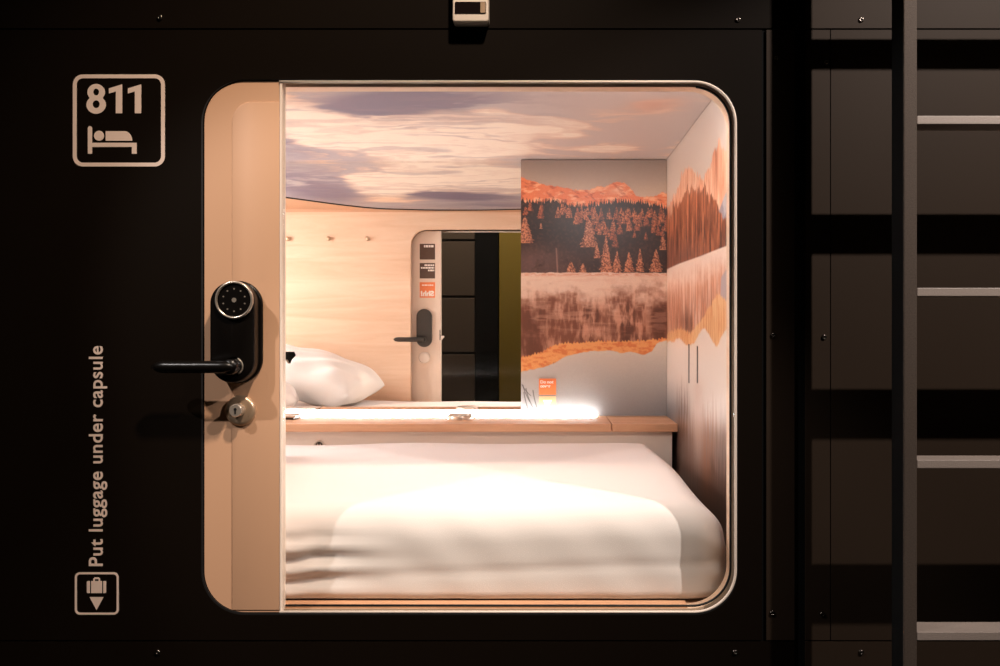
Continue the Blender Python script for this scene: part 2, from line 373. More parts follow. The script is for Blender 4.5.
# key cylinder
cx_, cz_ = PX(239, -.006), PZ(411, -.006)
cyl = D('key_cylinder', lathe([(.0005, -.004), (.015, -.004), (.0185, -.0035), (.0215, -.001), (.0225, .004), (.0225, .008)], 44, 'Y', (cx_, 0, cz_)), 'brass', True, label='round nickel key cylinder rose')
def sub2(name, me, m, par, smooth=True, **t):
    o = link(name, me, m, smooth=smooth, **t); o.parent = par; return o
sub2('plug', lathe([(.0004, -.019), (.0082, -.019), (.0092, -.0175), (.0092, -.003)], 28, 'Y', (cx_-.001, 0, cz_+.0015)), 'chrome', cyl, auto=30)
sub2('keyway', join(prism([circle(cx_-.001, cz_+.0035, .0021, 14)], -.0196, -.0185), prism([rrect(cx_-.0021, cx_+.0001, cz_-.003, cz_+.003, 0)], -.0196, -.0185)), 'gasket', cyl, False)
D('inner_plate', prism([rrect(DX0+.0015, SX, DZ0+.0015, DZ1-.0015, OR-.006, 16, (0, 0, 1, 1))], .0221, .0228), 'pale', label='pale beige inner face of the lock strip')
IY = .0228
ie = D('inner_rose', prism([rrect(LX-.028, LX+.028, .919, 1.059, .0279, 16)], IY, IY+.010), 'handle', False, label='dark oval handle plate on the inside')
sub2('lever_neck', lathe([(.009, IY+.008), (.009, IY+.046), (.008, IY+.049)], 24, 'Y', (LX, 0, .9475)), 'handle', ie)
sub2('lever_handle', lever(LX+.008, -.535, IY+.042, .9475, .0085), 'handle', ie)
D('thumb_turn', lathe([(.0005, IY+.012), (.016, IY+.012), (.020, IY+.009), (.0215, IY+.003), (.0215, IY-.001)][::-1], 36, 'Y', (LX, 0, .880)), 'white', True)
# latch at the edge of the strip, coloured black where shaded, white where lit
lat = D('latch', prism([[(-.3725, .982), (-.3695, .982), (-.3695, .9615), (-.3555, .9615), (-.3535, .956), (-.359, .950), (-.3615, .944), (-.3645, .950), (-.3695, .9505), (-.3695, .944), (-.3725, .944)]], .0225, .025), 'lockb', False, label='small latch hook, outer side coloured black for shade')
sub2('latch_lit_side', prism([[(-.3685, .9605), (-.3565, .9605), (-.3545, .956), (-.360, .950), (-.3645, .944), (-.3685, .950)]], .025, .0285), 'white', lat, False)  # same latch, coloured white for its lit inner side
# stickers on the inside of the strip (children of the door)
def mirror_text(s, x0, x1, z0, z1, y, bold=.03):    # reads correctly for someone lying inside, looking towards -Y
    me = text_mesh(s, 0, 1, 0, 1, bold)
    for v in me.vertices: v.co = Vector((x1-v.co.x*(x1-x0), y+v.co.y, z0+v.co.z*(z1-z0)))
    return me
def small_print(rows):            # print too small to read: thin broken lines
    out = []
    for (a, b, zt, zb) in rows:
        x = a
        while x < b-.4:
            w_ = min(b-x, 1.1+1.9*rng.rand()); out.append(prism([rrect(MX(x), MX(x+w_), MZ(zb), MZ(zt), 0)], IY+.0005, IY+.0010)); x += w_+.45
    return join(*out)
dm = 2*(DEEP-CY)-1.337
def MX(px): return (px-VX)*dm/F
def MZ(py): return CZ+(VY-py)*dm/F
for (p0, p1, txt, mt) in ((243.5, 259.3, 'top', 'brown'), (262.8, 278.3, 'mid', 'brown'), (282, 297.6, 'shh', 'orange')):
    s_ = D('sticker', prism([rrect(MX(419.2), MX(434.6), MZ(p1), MZ(p0), .001, 3)], IY-.0002, IY+.0006), mt, False,
           label={'top': 'square brown sticker with one line of small print', 'mid': 'square brown sticker with several lines of small print', 'shh': 'square orange sticker reading Shh!'}[txt])
    y_ = IY+.0008
    if txt == 'shh':
        sub2('lettering', mirror_text('Shh!', MX(420.2), MX(433.6), MZ(296.2), MZ(290.6), y_, .05), 'ink', s_, False)
        sub2('small_print', small_print([(421.5, 432.8, 284.4, 285.6)]), 'ink', s_, False)
    elif txt == 'top':
        sub2('small_print', small_print([(423.5, 433.8, 244.9, 247)]), 'ink', s_, False)
    else:
        sub2('small_print', small_print([(424, 433.8, 264.2, 265.8), (420.4, 433.8, 266.8, 268.4), (427.5, 433.8, 269.4, 271)]), 'ink', s_, False)

# ================================================================== LADDER
lad = empty('ladder', (.6625, -.13, 0), label='textured bronze metal ladder fixed in front of the black capsule wall', category='ladder')
for x in (.4625, .8625):
    adopt(link('stile', box(x-.0083, x+.0083, -.15, -.1465, 0, 2.35, .001), 'ladder'), lad)
    adopt(link('stile_shade', box(x-.0080, x+.0080, -.1465, -.109, 0, 2.35, .0006), 'core', label='side of the stile coloured black for shade'), lad)  # shaded side of the stile, put into the colour as black
for i in range(-4, 5):
    zt = 1.0465+i*.2155
    adopt(link('rung', box(.4625+.0083, .8625-.0083, -.15, -.110, zt-.0105, zt, .0008), 'rung'), lad)
for z in (.25, 2.2):
    for x in (.4625, .8625):
        adopt(link('wall_bracket', box(x-.006, x+.006, -.11, 0, z-.015, z+.015, .001), 'ladder'), lad)

# ================================================================== INTERIOR SHELL
YI = .030; YO = .066
ih = rrect(-.4735, PX(731.5, YI), PZ(610.5, YI), 1.3470, .058, 16)
XL = -1.72
ip = link('wall_front_inner', prism([rrect(XL, XR, .50, 1.4095, 0), ih], YI+.010, YO), 'ply', None, kind='structure')
link('trim_7', box(XL, XR, YI+.010, YO+.002, 1.4095, ZC, 0), 'beige', None, kind='structure')
link('wall_left', box(XL-.02, XL, YI, DEEP+.03, .45, 1.46), 'ply', None, kind='structure')
link('wall_back', box(XL-.02, XR+.02, DEEP+.006, DEEP+.03, .45, 1.46), 'ply', None, kind='structure')
link('capsule_floor', box(XL, XR, YI, DEEP+.006, .50, .52), 'ply', None, kind='structure')
link('ceiling_capsule', box(XL-.02, XR+.02, YI, DEEP+.03, ZC, ZC+.02), 'beige', None, kind='structure')

# coat pegs on the inside of the front wall
for i, px in enumerate((287, 328, 367)):
    x = (px-VX)*(2*(DEEP-CY)-1.385)/F; z = CZ+(VY-238.5)*(2*(DEEP-CY)-1.385)/F
    link('coat_peg', lathe([(.0055, YO-.002), (.0055, YO+.008), (.0080, YO+.010), (.0082, YO+.014), (.005, YO+.016)], 20, 'Y', (x, 0, z)), 'brass', None, smooth=True,
         label='small brass coat peg on plywood wall, %s of three in the mirror' % ('leftmost', 'middle one', 'nearest the door')[i], category='coat peg', group='coat pegs on the plywood wall')

# ---- ceiling print
def ceil_xy(px, py):
    d = 385.9/(325-py)
    if py > 160.5: return ((px-VX)*d/F, 2*(DEEP-CY)-d+CY)
    return ((px-VX)*d/F, d+CY)
nx, ny = 620, 330
ex = [(-1.72, .95), (-1.3, .80), (-1.0, .58), (-.831, .41), (-.703, .235), (-.587, .12), (-.40, .080), (-.202, .080), (-.026, .115), (.15, .19), (XR, .30)]
xs = np.linspace(XL+.001, XR-.001, nx); T = np.linspace(0, 1, ny)
edge = np.interp(xs, [a for a, b in ex], [b for a, b in ex]); edge = np.convolve(np.pad(edge, 12, 'edge'), np.ones(25)/25, 'valid')
CX = np.tile(xs, (ny, 1)); CYY = edge[None, :]+(DEEP-.001-edge[None, :])*T[:, None]
img = np.zeros((ny, nx, 3)); img[:] = (186, 177, 182)
w1 = fbm(CX*3+1.7, CYY*6, 5, 3)-.5; w2 = fbm(CX*3+9.7, CYY*6+4, 5, 13)-.5
n = fbm((CX+w1*.5)*6, (CYY+w2*.4)*11, 7, 21); n = .5+(n-.5)*1.35
br = np.zeros_like(n); 
def blob(px, py, sx, sy, amp):
    cx, cy = ceil_xy(px, py); return amp*np.exp(-((CX-cx+w1*.12)/sx)**2-((CYY-cy+w2*.1)/sy)**2)
br += blob(385, 138, .19, .17, 1.0)+blob(465, 130, .17, .14, .95)+blob(300, 118, .10, .14, .75)+blob(505, 112, .06, .1, .7)+blob(440, 108, .08, .05, .55)+blob(480, 172, .14, .09, .55)+blob(425, 160, .2, .1, .6)
br += blob(556, 124, .045, .06, 1.1)+blob(602, 147, .055, .06, 1.3)+blob(560, 134, .03, .02, .6)+blob(655, 100, .035, .035, .25)
br += blob(410, 178, .16, .12, .7)+blob(385, 200, .07, .07, .6)+blob(500, 190, .07, .06, .4)
dk = blob(385, 104, .13, .09, 1)+blob(300, 180, .16, .22, 1)+blob(330, 195, .14, .18, .9)+blob(480, 195, .20, .12, 1.1)+blob(430, 132, .05, .03, .35)+blob(520, 205, .2, .08, .9)+blob(300, 140, .06, .09, .5)
mixc(img, (126, 118, 140), np.clip(dk*1.05*sm(.25, .6, n+.12), 0, 1))
mixc(img, (212, 198, 192), sm(-.25, .12, CX)*.75)
bm_ = sm(.42, .70, br*.75+n*.62-dk*.30)
mixc(img, (240, 205, 180), sm(.34, .55, br*.75+n*.62-dk*.3)*.55)
mixc(img, (250, 238, 224), bm_*(.45+.55*sm(.32, .6, fbm((CX+w1*.9)*8, (CYY+w2*.9)*12, 6, 77))))
mixc(img, (248, 206, 172), blob(340, 165, .09, .2, .55)*sm(.4, .6, n)+blob(385, 199, .1, .08, .7)*sm(.35, .55, n))
mixc(img, (216, 178, 162), blob(655, 103, .045, .05, 1.0)*sm(.3, .6, n+.1))
mixc(img, (150, 136, 146), sm(.56, .68, fbm(CX*5+w1*2, CYY*26+w2*6, 4, 55))*.35*sm(.15, -.2, CX))
pts = np.stack([CX, CYY, np.full_like(CX, ZC-.003)], -1)
cp = empty('ceiling_print', (-.4, .6, ZC-.003), label='printed cloudy sunset sky panel covering the capsule ceiling with a curved front edge', category='ceiling panel')
adopt(ink_grid('print', pts, img, 'sky'), cp)
ed = [(xs[i], edge[i], ZC-.0035) for i in range(0, nx, 6)]+[(xs[-1], edge[-1], ZC-.0035)]
adopt(link('gap_shadow', tube(ed, .0035, 8), 'gasket', smooth=True, label='thin black strip for the gap shadow along the sky print'), cp)  # black tube stands for the shadow in the gap
bl = [(float(xs[i]), float(edge[i])) for i in range(0, nx, 10)]+[(XR-.001, float(edge[-1])), (XR-.001, DEEP-.001), (XL+.001, DEEP-.001)]
tri = tessellate_polygon([[Vector((a, b, 0)) for a, b in bl]])
adopt(link('board', mesh([(a, b, ZC-.0015) for a, b in bl], [tuple(t) for t in tri]), 'white'), cp)

# ---- mirror and mural on the back wall
MPX0 = PX(521, DEEP-.04)
link('mirror', box(XL+.001, MPX0+.02, DEEP, DEEP+.006, .50, ZC-.003), 'mirror', None, label='large mirror on the back wall left of the lake mural', category='mirror')
mp = empty('mural_panel', ((MPX0+XR)/2, DEEP-.04, .771), label='tall panel printed with orange mountains, dark conifers and a misty lake', category='panel')
MY = DEEP-.04
adopt(link('board', box(MPX0, XR-.0005, MY+.0006, DEEP-.0003, .7715, PZ(160, MY), 0), 'white'), mp)
X, Y = np.meshgrid(np.linspace(521, 541+(XR-.0006)*F/(MY-CY), 330), np.linspace(160, 325+(1-.7716)*F/(MY-CY), 560))
img = np.zeros(X.shape+(3,))
g_ = ((Y-160)/38).clip(0, 1)[..., None]; img[:] = np.array((150, 132, 122))*(1-g_)+np.array((212, 186, 164))*g_
n1 = fbm(X*.16, Y*.28, 5, 31); n3 = fbm(X*.5, Y*.5, 4, 41)
ridge = curve([(521, 176), (530, 180), (545, 185), (560, 186), (575, 189.5), (590, 189.5), (600, 185.5), (605, 187), (612, 183), (618, 181.5), (624, 182), (630, 187), (637, 196.5), (645, 197), (656, 196), (661, 192), (667, 194)], X)+(fbm(X*.45, X*0, 4, 5)-.5)*3
m = (Y > ridge).astype(float)*sm(0, .8, Y-ridge)
mixc(img, (236, 130, 82), m)
mixc(img, (252, 182, 138), m*sm(.45, .7, fbm(X*.14+Y*.22, Y*.3-X*.05, 5, 61)))
mixc(img, (178, 78, 50), m*sm(.55, .75, fbm(X*.2-Y*.2, Y*.3, 5, 71))*.6)
mixc(img, (245, 190, 160), m*np.exp(-((X-616)/9)**2-((Y-191)/4)**2)*.6)
ft = curve([(521, 199), (535, 204), (550, 201), (565, 204), (580, 207), (600, 204), (620, 202), (640, 203), (655, 205), (667, 209)], X)
spk = np.abs(((X*.42+vnoise(X*.42, X*0, 3)*1.2) % 1)-.5)*2
ft = ft-4+spk*5+(fbm(X*.5, X*0, 3, 8)-.5)*5
m = sm(-.3, .6, Y-ft); mixc(img, (38, 19, 13), m)
mixc(img, (84, 50, 36), m*sm(.45, .75, n3)*.6)
for i in range(120):            # lit crowns over the dark wood
    u = rng.rand(); cx = 521+146*rng.rand(); dens = 1 if cx > 585 else .38
    if rng.rand() > dens: continue
    if cx > 585: cy = 205+rng.rand()**1.2*(18+14*rng.rand())+(cx-585)*.02
    else: cy = 200+rng.rand()*8+max(0, cx-560)*.25
    h = 7+rng.rand()*7; 
    conifer(img, X, Y, cx, cy, cy+h, h*.62, (214, 124, 80) if rng.rand() < .6 else (184, 96, 60), (90, 48, 32), 100+i)
mixc(img, (128, 96, 90), sm(232, 262, Y)*(Y < 274)*(.22+.50*sm(600, 530, X))*sm(.2, .7, fbm(X*.08, Y*.1, 4, 81)+.25))
for (cx, t, b, w) in ((525, 216, 243, 20), (541, 223, 229, 4), (589, 219, 247, 19), (606, 236, 273, 15), (597, 244, 258, 8), (617, 250, 273, 11), (629, 252, 272, 13), (640, 248, 272, 10), (656, 249, 272, 15), (571, 261, 273, 12), (583, 263, 274, 10), (663, 231, 250, 8), (608, 258, 275, 14)):
    conifer(img, X, Y, cx, t, b, w, (216, 140, 102), (120, 70, 52), int(cx))
mixc(img, (190, 140, 120), np.exp(-((X-557-(Y-262)*.05)/.8)**2)*(Y > 248)*(Y < 273)*.6)
sh = 272.5+(fbm(X*.2, X*0, 3, 15)-.5)*1.5
lk_ = sm(-.3, .5, Y-sh)
lake = np.zeros_like(img); lake[:] = (236, 206, 186)
mixc(lake, (214, 146, 116), np.exp(-((Y-274.5)/1.6)**2)*.8*sm(.3, .6, fbm(X*.3, Y*1.5, 3, 9)))
st = fbm(X*.32, Y*.07, 5, 91); bl_ = fbm(X*.07, Y*.09, 4, 95)
dark = sm(284, 312, Y+(bl_-.5)*34)
mixc(lake, (196, 138, 112), dark*.85)
mixc(lake, (128, 80, 62), dark*sm(.35, .66, st*.6+bl_*.45+.05*sm(290, 330, Y)))
mixc(lake, (86, 52, 42), dark*(.75*np.exp(-((X-627)/11)**2)*sm(.3, .6, st)+.8*np.exp(-((X-660)/10)**2)+.5*np.exp(-((X-592)/12)**2)*sm(.4, .6, st)+.45*np.exp(-((X-533)/14)**2))*sm(293, 312, Y))
mixc(lake, (224, 176, 152), sm(.52, .7, fbm(X*.05, Y*.3, 4, 99))*.35*sm(345, 320, Y))
o1 = curve([(521, 357), (540, 351.5), (555, 344), (565, 342), (580, 342), (600, 340), (620, 340.5), (640, 339.5), (667, 337.5)], X)+np.abs(((X*.33) % 1)-.5)*3+(fbm(X*.6, X*0, 3, 12)-.5)*3
o2 = curve([(521, 371.5), (545, 367), (556, 362), (566, 356), (580, 353), (590, 351), (610, 350.5), (622, 353), (630, 352), (645, 354.5), (652, 351), (657, 343), (667, 340)], X)+(fbm(X*.3, X*0, 3, 18)-.5)*1.5
mixc(lake, (238, 166, 104), sm(-.4, .6, Y-o1)); mixc(lake, (222, 130, 76), sm(-.4, .6, Y-o1)*sm(.45, .7, fbm(X*.2, Y*.5, 4, 44)))
mixc(lake, (150, 86, 50), sm(.55, .7, fbm(X*1.2, Y*.5, 3, 45))*np.exp(-((X-552)/11)**2-((Y-(364-(X-552)*.15))/1.6)**2)*.8)
wat = sm(-.5, .8, Y-o2); gw = ((Y-345)/75).clip(0, 1)[..., None]
wc = np.array((218, 204, 190))*(1-gw)+np.array((140, 142, 146))*gw
lake[:] = lake*(1-wat[..., None])+wc*wat[..., None]
for (a, b, c, d, e) in ((522, 384, 531, 396, 541.), (523, 385, 530, 402, 0), (526, 388, 533, 408, 0), (533, 390, 537, 408, 0), (524, 392, 529, 412, 0)):
    tt = ((Y-b)/(d-b)).clip(0, 1); xx = a+(c-a)*tt**1.4
    mixc(lake, (60, 58, 56), np.exp(-((X-xx)/.45)**2)*(Y > b)*(Y < d)*.8)
img = img*(1-lk_[..., None])+lake*lk_[..., None]
pts = np.stack([(X-541)*(MY-CY)/F, np.full_like(X, MY), CZ+(325-Y)*(MY-CY)/F], -1)
adopt(ink_grid('print', pts, img, 'mural'), mp)

# ---- warning sticker stuck on the mural
ws = empty('warning_sticker', (PX(547.5, MY), MY, PZ(395, MY)), label='orange sticker reading Do not cover with a down-pointing triangle on the lake mural', category='sticker')
def S(name, me, m): return adopt(link(name, me, m), ws)
S('upper_label', prism([rrect(PX(539, MY), PX(556, MY), PZ(394.6, MY), PZ(378.5, MY), .001, 3)], MY-.0012, MY-.0004), 'orange')
S('lower_label', prism([rrect(PX(539, MY), PX(556, MY), PZ(411.5, MY), PZ(396.2, MY), .001, 3)], MY-.0012, MY-.0004), 'amber')
tm = text_mesh('Do not\ncover', PX(540.2, MY), PX(553.5, MY), PZ(387.5, MY), PZ(380.3, MY), .04)
for v in tm.vertices: v.co.y += MY-.0014
S('lettering', tm, 'ink')
S('triangle', prism([[(PX(542.8, MY), PZ(400, MY)), (PX(552, MY), PZ(400, MY)), (PX(547.4, MY), PZ(408.6, MY))]], MY-.0018, MY-.0011), 'ink')

# ---- right wall with its mural
wr = link('wall_right', box(XR+.0008, XR+.02, YI, DEEP+.03, .45, 1.46), 'white', None, kind='structure')
dd = np.linspace(YI+.012-CY, DEEP-CY, 560); zz = np.linspace(ZC-.001, .521, 620)
DD, ZZ = np.meshgrid(dd, zz)
X = VX+XR*F/DD; Yp = VY-(ZZ-CZ)*F/DD                  # where the artwork's features were measured
Xc = np.minimum(X, 760)
img = np.zeros(X.shape+(3,)); gg = ((Yp-100)/110).clip(0, 1)[..., None]
img[:] = np.array((196, 180, 170))*(1-gg)+np.array((226, 206, 190))*gg
U = DD*60; V = ZZ*100
sx_ = fbm(U*1.6, V*.10, 5, 131); sx2 = fbm(U*3.2, V*.16, 4, 141); nn = fbm(U*.6, V*.5, 5, 151)
rg = curve([(663, 210), (670, 202), (678, 188), (682, 173), (686, 172), (692, 165), (697, 176), (703, 177), (708, 173), (711, 162), (715, 150), (719, 138), (722, 147), (729, 153), (735, 160), (760, 190)], X)+(fbm(X*.8, X*0, 5, 25)-.5)*17
m = sm(-.5, 1, Yp-rg); mixc(img, (240, 176, 140), m); mixc(img, (250, 208, 178), m*sm(.45, .65, sx_)*.8); mixc(img, (196, 108, 74), m*sm(.52, .68, sx2)*.7)
mixc(img, (160, 84, 60), m*np.exp(-((X-716-(Yp-150)*.02)/1.3)**2)*sm(200, 160, Yp)*.7)
rk = m*sm(0, 3, Yp-curve([(660, 300), (714, 300), (718, 212), (724, 196), (730, 182), (745, 165)], X)); mixc(img, (160, 150, 156), rk); mixc(img, (205, 196, 196), rk*sm(.5, .65, nn)*.7)
hl = curve([(663, 216), (670, 212), (676, 206), (684, 194), (692, 187), (700, 188), (708, 194), (715, 204), (720, 216), (727, 219), (760, 224)], X)+(fbm(X*.55, X*0, 5, 27)-.5)*26
m = sm(-.5, 2, Yp-hl); mixc(img, (150, 84, 56), m); mixc(img, (222, 138, 96), m*sm(.44, .62, sx2)*.85); mixc(img, (74, 42, 32), m*sm(.5, .66, fbm(U*2.4, V*.2, 4, 161))*(.4+.5*sm(205, 245, Yp)))
ll = curve([(663, 270.5), (680, 263), (700, 256), (715, 250), (733, 243), (760, 232)], X)
mixc(img, (112, 80, 78), m*sm(225, 262, Yp)*.45*sm(720, 690, X))
m = sm(-.5, 1, Yp-ll); mixc(img, (244, 214, 196), m)
m2 = sm(2, 36, Yp-ll+(nn-.5)*20); mixc(img, (206, 138, 106), m2*(.35+.65*sm(.36, .62, sx_))); mixc(img, (132, 74, 52), m2*sm(.48, .66, sx2)*.7*sm(10, 60, Yp-ll))
mixc(img, (84, 48, 38), np.exp(-((X-689)/8)**2-((Yp-322)/12)**2)*.75*sm(.3, .6, sx2))
mixc(img, (170, 158, 164), sm(0, 3, Yp-curve([(660, 400), (717, 400), (721, 276), (733, 258), (760, 240)], X))*m*.9)
b1_ = curve([(663, 334), (672, 331), (680, 327), (690, 333), (700, 322), (706, 312), (712, 302), (718, 294), (726, 300), (733, 306), (760, 318)], X)+(fbm(X*1.5, X*0, 4, 28)-.5)*7
m = sm(-.5, 1.5, Yp-b1_); mixc(img, (234, 184, 132), m); mixc(img, (208, 130, 78), m*sm(.46, .66, sx2)*.8)
b2_ = curve([(663, 345), (669, 341), (673, 342), (679, 337), (686, 345), (694, 344), (699, 334), (704, 327), (709, 334), (713, 342), (717, 347), (722, 335), (728, 327), (735, 320), (760, 300)], X)+(fbm(X*1.3, X*0, 3, 29)-.5)*3
m = sm(-.5, 1.2, Yp-b2_); gg = ((Yp-345)/75).clip(0, 1)[..., None]
wc = np.array((226, 210, 198))*(1-gg)+np.array((214, 196, 186))*gg
img[:] = img*(1-m[..., None])+wc*m[..., None]
mixc(img, (120, 124, 130), m*sm(700, 668, X)*sm(372, 425, Yp)*.95)
# reeds and grasses low on the wall
gr = fbm(U*2.6, V*.12, 5, 171)
def reeds(cx, wd, top, bot, col, a):
    mixc(img, col, a*np.exp(-((X-cx)/wd)**4)*sm(top, top+45, Yp+(gr-.5)*90)*sm(.40, .58, gr+.12*sm(top, bot, Yp)))
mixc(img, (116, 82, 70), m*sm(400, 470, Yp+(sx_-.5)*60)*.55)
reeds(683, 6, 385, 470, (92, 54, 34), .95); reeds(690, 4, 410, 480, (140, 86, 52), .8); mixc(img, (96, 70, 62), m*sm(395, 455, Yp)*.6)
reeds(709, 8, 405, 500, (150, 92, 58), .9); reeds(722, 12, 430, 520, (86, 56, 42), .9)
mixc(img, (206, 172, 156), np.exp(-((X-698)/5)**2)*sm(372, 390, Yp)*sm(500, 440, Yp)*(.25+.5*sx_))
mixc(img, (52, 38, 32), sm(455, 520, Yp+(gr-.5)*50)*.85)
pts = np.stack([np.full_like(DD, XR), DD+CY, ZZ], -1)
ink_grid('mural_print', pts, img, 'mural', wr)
for px, a, b in ((689, 344, 383), (697.5, 346, 383)):
    y_ = XR*F/(px-VX)+CY
    link('slot', box(XR-.0006, XR+.0004, y_-.006, y_+.006, PZ(b, y_), PZ(a, y_)), 'handle', wr, label='narrow dark vertical slot')

# ================================================================== FURNITURE
LZT = .771; LF = .825; LS = .164
sh = empty('wall_shelf', (-.75, .93, LZT-.0185), label='long beech shelf with a light strip running along the foot of the mirror', category='shelf')
adopt(link('board', box(XL+.001, LS-.0012, LF, DEEP-.001, LZT-.0185, LZT, .0012), 'oak'), sh)
sh2 = link('shelf_end', box(LS+.0012, XR-.0008, LF, MY-.0002, LZT-.0185, LZT, .0012), 'oak', None, label='short separate beech shelf piece at the right end under the mural', category='shelf')
link('shelf_apron', box(XL+.001, .305, LF+.012, LF+.030, .521, LZT-.0187, .001), 'laminate', None, label='cream panel below the beech shelf behind the mattress', category='panel')
link('led_strip', box(XL+.05, PX(597, MY-.014), MY-.022, MY-.006, LZT+.0003, LZT+.0055, .001), 'led', None, label='glowing white light strip lying along the back of the shelf', category='light')

# touch switch disc
td = empty('shelf_switch', (-.197, .936, LZT), label='round chrome disc switch on the beech shelf near the middle of the mirror', category='switch')
adopt(link('rim', lathe([(.031, 0), (.031, .007), (.0285, .0105), (.0235, .0105), (.0225, .007), (.0225, 0)], 40, 'Z', (-.197, .936, LZT+.0004), False), 'chrome', smooth=True), td)
adopt(link('button', lathe([(.0005, .0095), (.015, .0092), (.0215, .0075), (.0215, .0005)], 32, 'Z', (-.197, .936, LZT+.0004)), 'white', smooth=True), td)
# slim box with metal top at the left
sb = empty('phone_holder', (-.64, .945, LZT), label='slim dark tray with a silver top on the left end of the shelf', category='tray')
adopt(link('base', box(-.70, -.597, .915, .985, LZT+.0004, LZT+.006, .001), 'handle'), sb)
adopt(link('top_plate', box(-.70, -.592, .912, .987, LZT+.006, LZT+.0095, .001), 'steel'), sb)
# round socket on the apron
sk = empty('round_socket', (PX(318, LF), LF+.012, PZ(446, LF)), label='small round chrome socket in the cream panel just above the sheet', category='socket')
c_ = sk.location
adopt(link('ring', lathe([(.0085, 0), (.0085, -.003), (.0105, -.0045), (.0130, -.003), (.0132, 0)][::-1], 32, 'Y', (c_.x, LF+.0118, c_.z), False), 'chrome', smooth=True), sk)
adopt(link('insert', lathe([(.0004, -.002), (.008, -.002), (.008, 0)][::-1], 24, 'Y', (c_.x, LF+.0118, c_.z)), 'handle', smooth=False), sk)
adopt(link('contact', join(*[box(c_.x+dx-.0012, c_.x+dx+.0012, LF+.0078, LF+.0100, c_.z-.003, c_.z+.004) for dx in (-.003, .003)]), 'chrome'), sk)

# bed base, batten and mattress
link('bed_platform', box(XL+.005, XR-.006, YO+.002, LF+.011, .521, .583, .002), 'ply', None, label='plywood bed platform under the mattress', category='platform')
link('bed_batten', box(-.50, PX(687, .045), .041, .0655, PZ(610.3, YI+.01)+.0002, PZ(604.5, .045), .0008), 'oak', None, label='thin beech batten along the bottom of the doorway in front of the mattress', category='batten')
def mattress():
    x0, x1, y0, y1, z0, z1, r = XL+.01, .281, .071, LF+.008, .5835, .727, .050
    bm = bmesh.new(); N = (200, 60, 22)
    co = {}; vs = {}
    def V_(i, j, k_):
        if (i, j, k_) not in vs:
            # concentrate columns near the visible right end
            tx = i/N[0]; x = x0+(x1-x0)*(1-(1-tx)**1.35); y = y0+(y1-y0)*j/N[1]; z = z0+(z1-z0)*k_/N[2]
            vs[(i, j, k_)] = bm.verts.new((x, y, z))
        return vs[(i, j, k_)]
    for a in range(N[0]):
        for b in range(N[1]):
            for k_ in (0, N[2]): bm.faces.new((V_(a, b, k_), V_(a+1, b, k_), V_(a+1, b+1, k_), V_(a, b+1, k_)))
        for b in range(N[2]):
            for j in (0, N[1]): bm.faces.new((V_(a, j, b), V_(a+1, j, b), V_(a+1, j, b+1), V_(a, j, b+1)))
    for a in range(N[1]):
        for b in range(N[2]):
            for i in (0, N[0]): bm.faces.new((V_(i, a, b), V_(i, a+1, b), V_(i, a+1, b+1), V_(i, a, b+1)))
    bmesh.ops.recalc_face_normals(bm, faces=bm.faces)
    for v in bm.verts:
        x, y, z = v.co
        rz = r if z > (z0+z1)/2 else .016
        rx = (.060-.025*max(0, min(1, (y-y0)/(y1-y0)))) if x > 0 else r
        ix = min(max(x, x0+rx), x1-rx); iy = min(max(y, y0+.042), y1-.03); iz = min(max(z, z0+rz), z1-rz)
        dx, dy, dz = (x-ix)/rx, (y-iy)/(.042 if y < .4 else .03), (z-iz)/rz
        l = math.sqrt(dx*dx+dy*dy+dz*dz)
        mx = max(abs(dx), abs(dy), abs(dz))
        if l > 1e-9:
            s = mx/l; dx, dy, dz = dx*s, dy*s, dz*s
        nx_, ny_, nz_ = ix+dx*rx, iy+dy*(.042 if y < .4 else .03), iz+dz*rz
        ty = (ny_-y0)/(y1-y0); tz = (nz_-z0)/(z1-z0)
        # the foot end narrows a little towards the back wall
        if nx_ > -.5: nx_ -= .017*ty*((nx_+.5)/.78)
        # pillowy crown and soft unevenness
        e = min(1, max(0, (x1-nx_)/.25))
        nz_ += tz*(.004*math.sin(math.pi*min(1, max(0, ty)))*e+.0022*math.sin(nx_*7+ty*3)+.0015*math.sin(nx_*17-ty*6)+.006*math.exp(-((nx_-.20)/.09)**2)*ty)
        nx_ += .004*math.sin(ty*7+tz*4)*max(0, (nx_-.1)/.18)
        # front face: folds at the left, faint edge seam along the length
        fr = max(0, 1-ty*7)
        q = math.exp(-max(0, nx_+.37)**2/.010) if nx_ > -.37 else 1
        zz_ = nz_+.16*max(-.03, min(0, -(nx_+.37)))*1.4
        ny_ -= fr*q*(.0075*math.sin((zz_-.58)*185+nx_*4)*math.sin(math.pi*min(1, max(0, tz*1.25))))
        ny_ += fr*.0022*math.exp(-((tz-.36-.05*math.sin(nx_*5))/.05)**2)
        ny_ -= fr*.0010*math.sin(nx_*60+tz*9)*(.4+.6*math.sin(nx_*11)**2)
        # gathers at the right front corner
        cg = max(0, (nx_-.245)/.04)*max(0, 1-ty*4)
        ny_ += cg*.004*math.sin(nz_*150+nx_*90)
        v.co = (nx_, ny_, nz_)
    me = bpy.data.meshes.new('m'); bm.to_mesh(me); bm.free(); return me
link('mattress', mattress(), 'sheet', None, smooth=True, label='wide mattress covered in a smooth white fitted sheet', category='mattress')

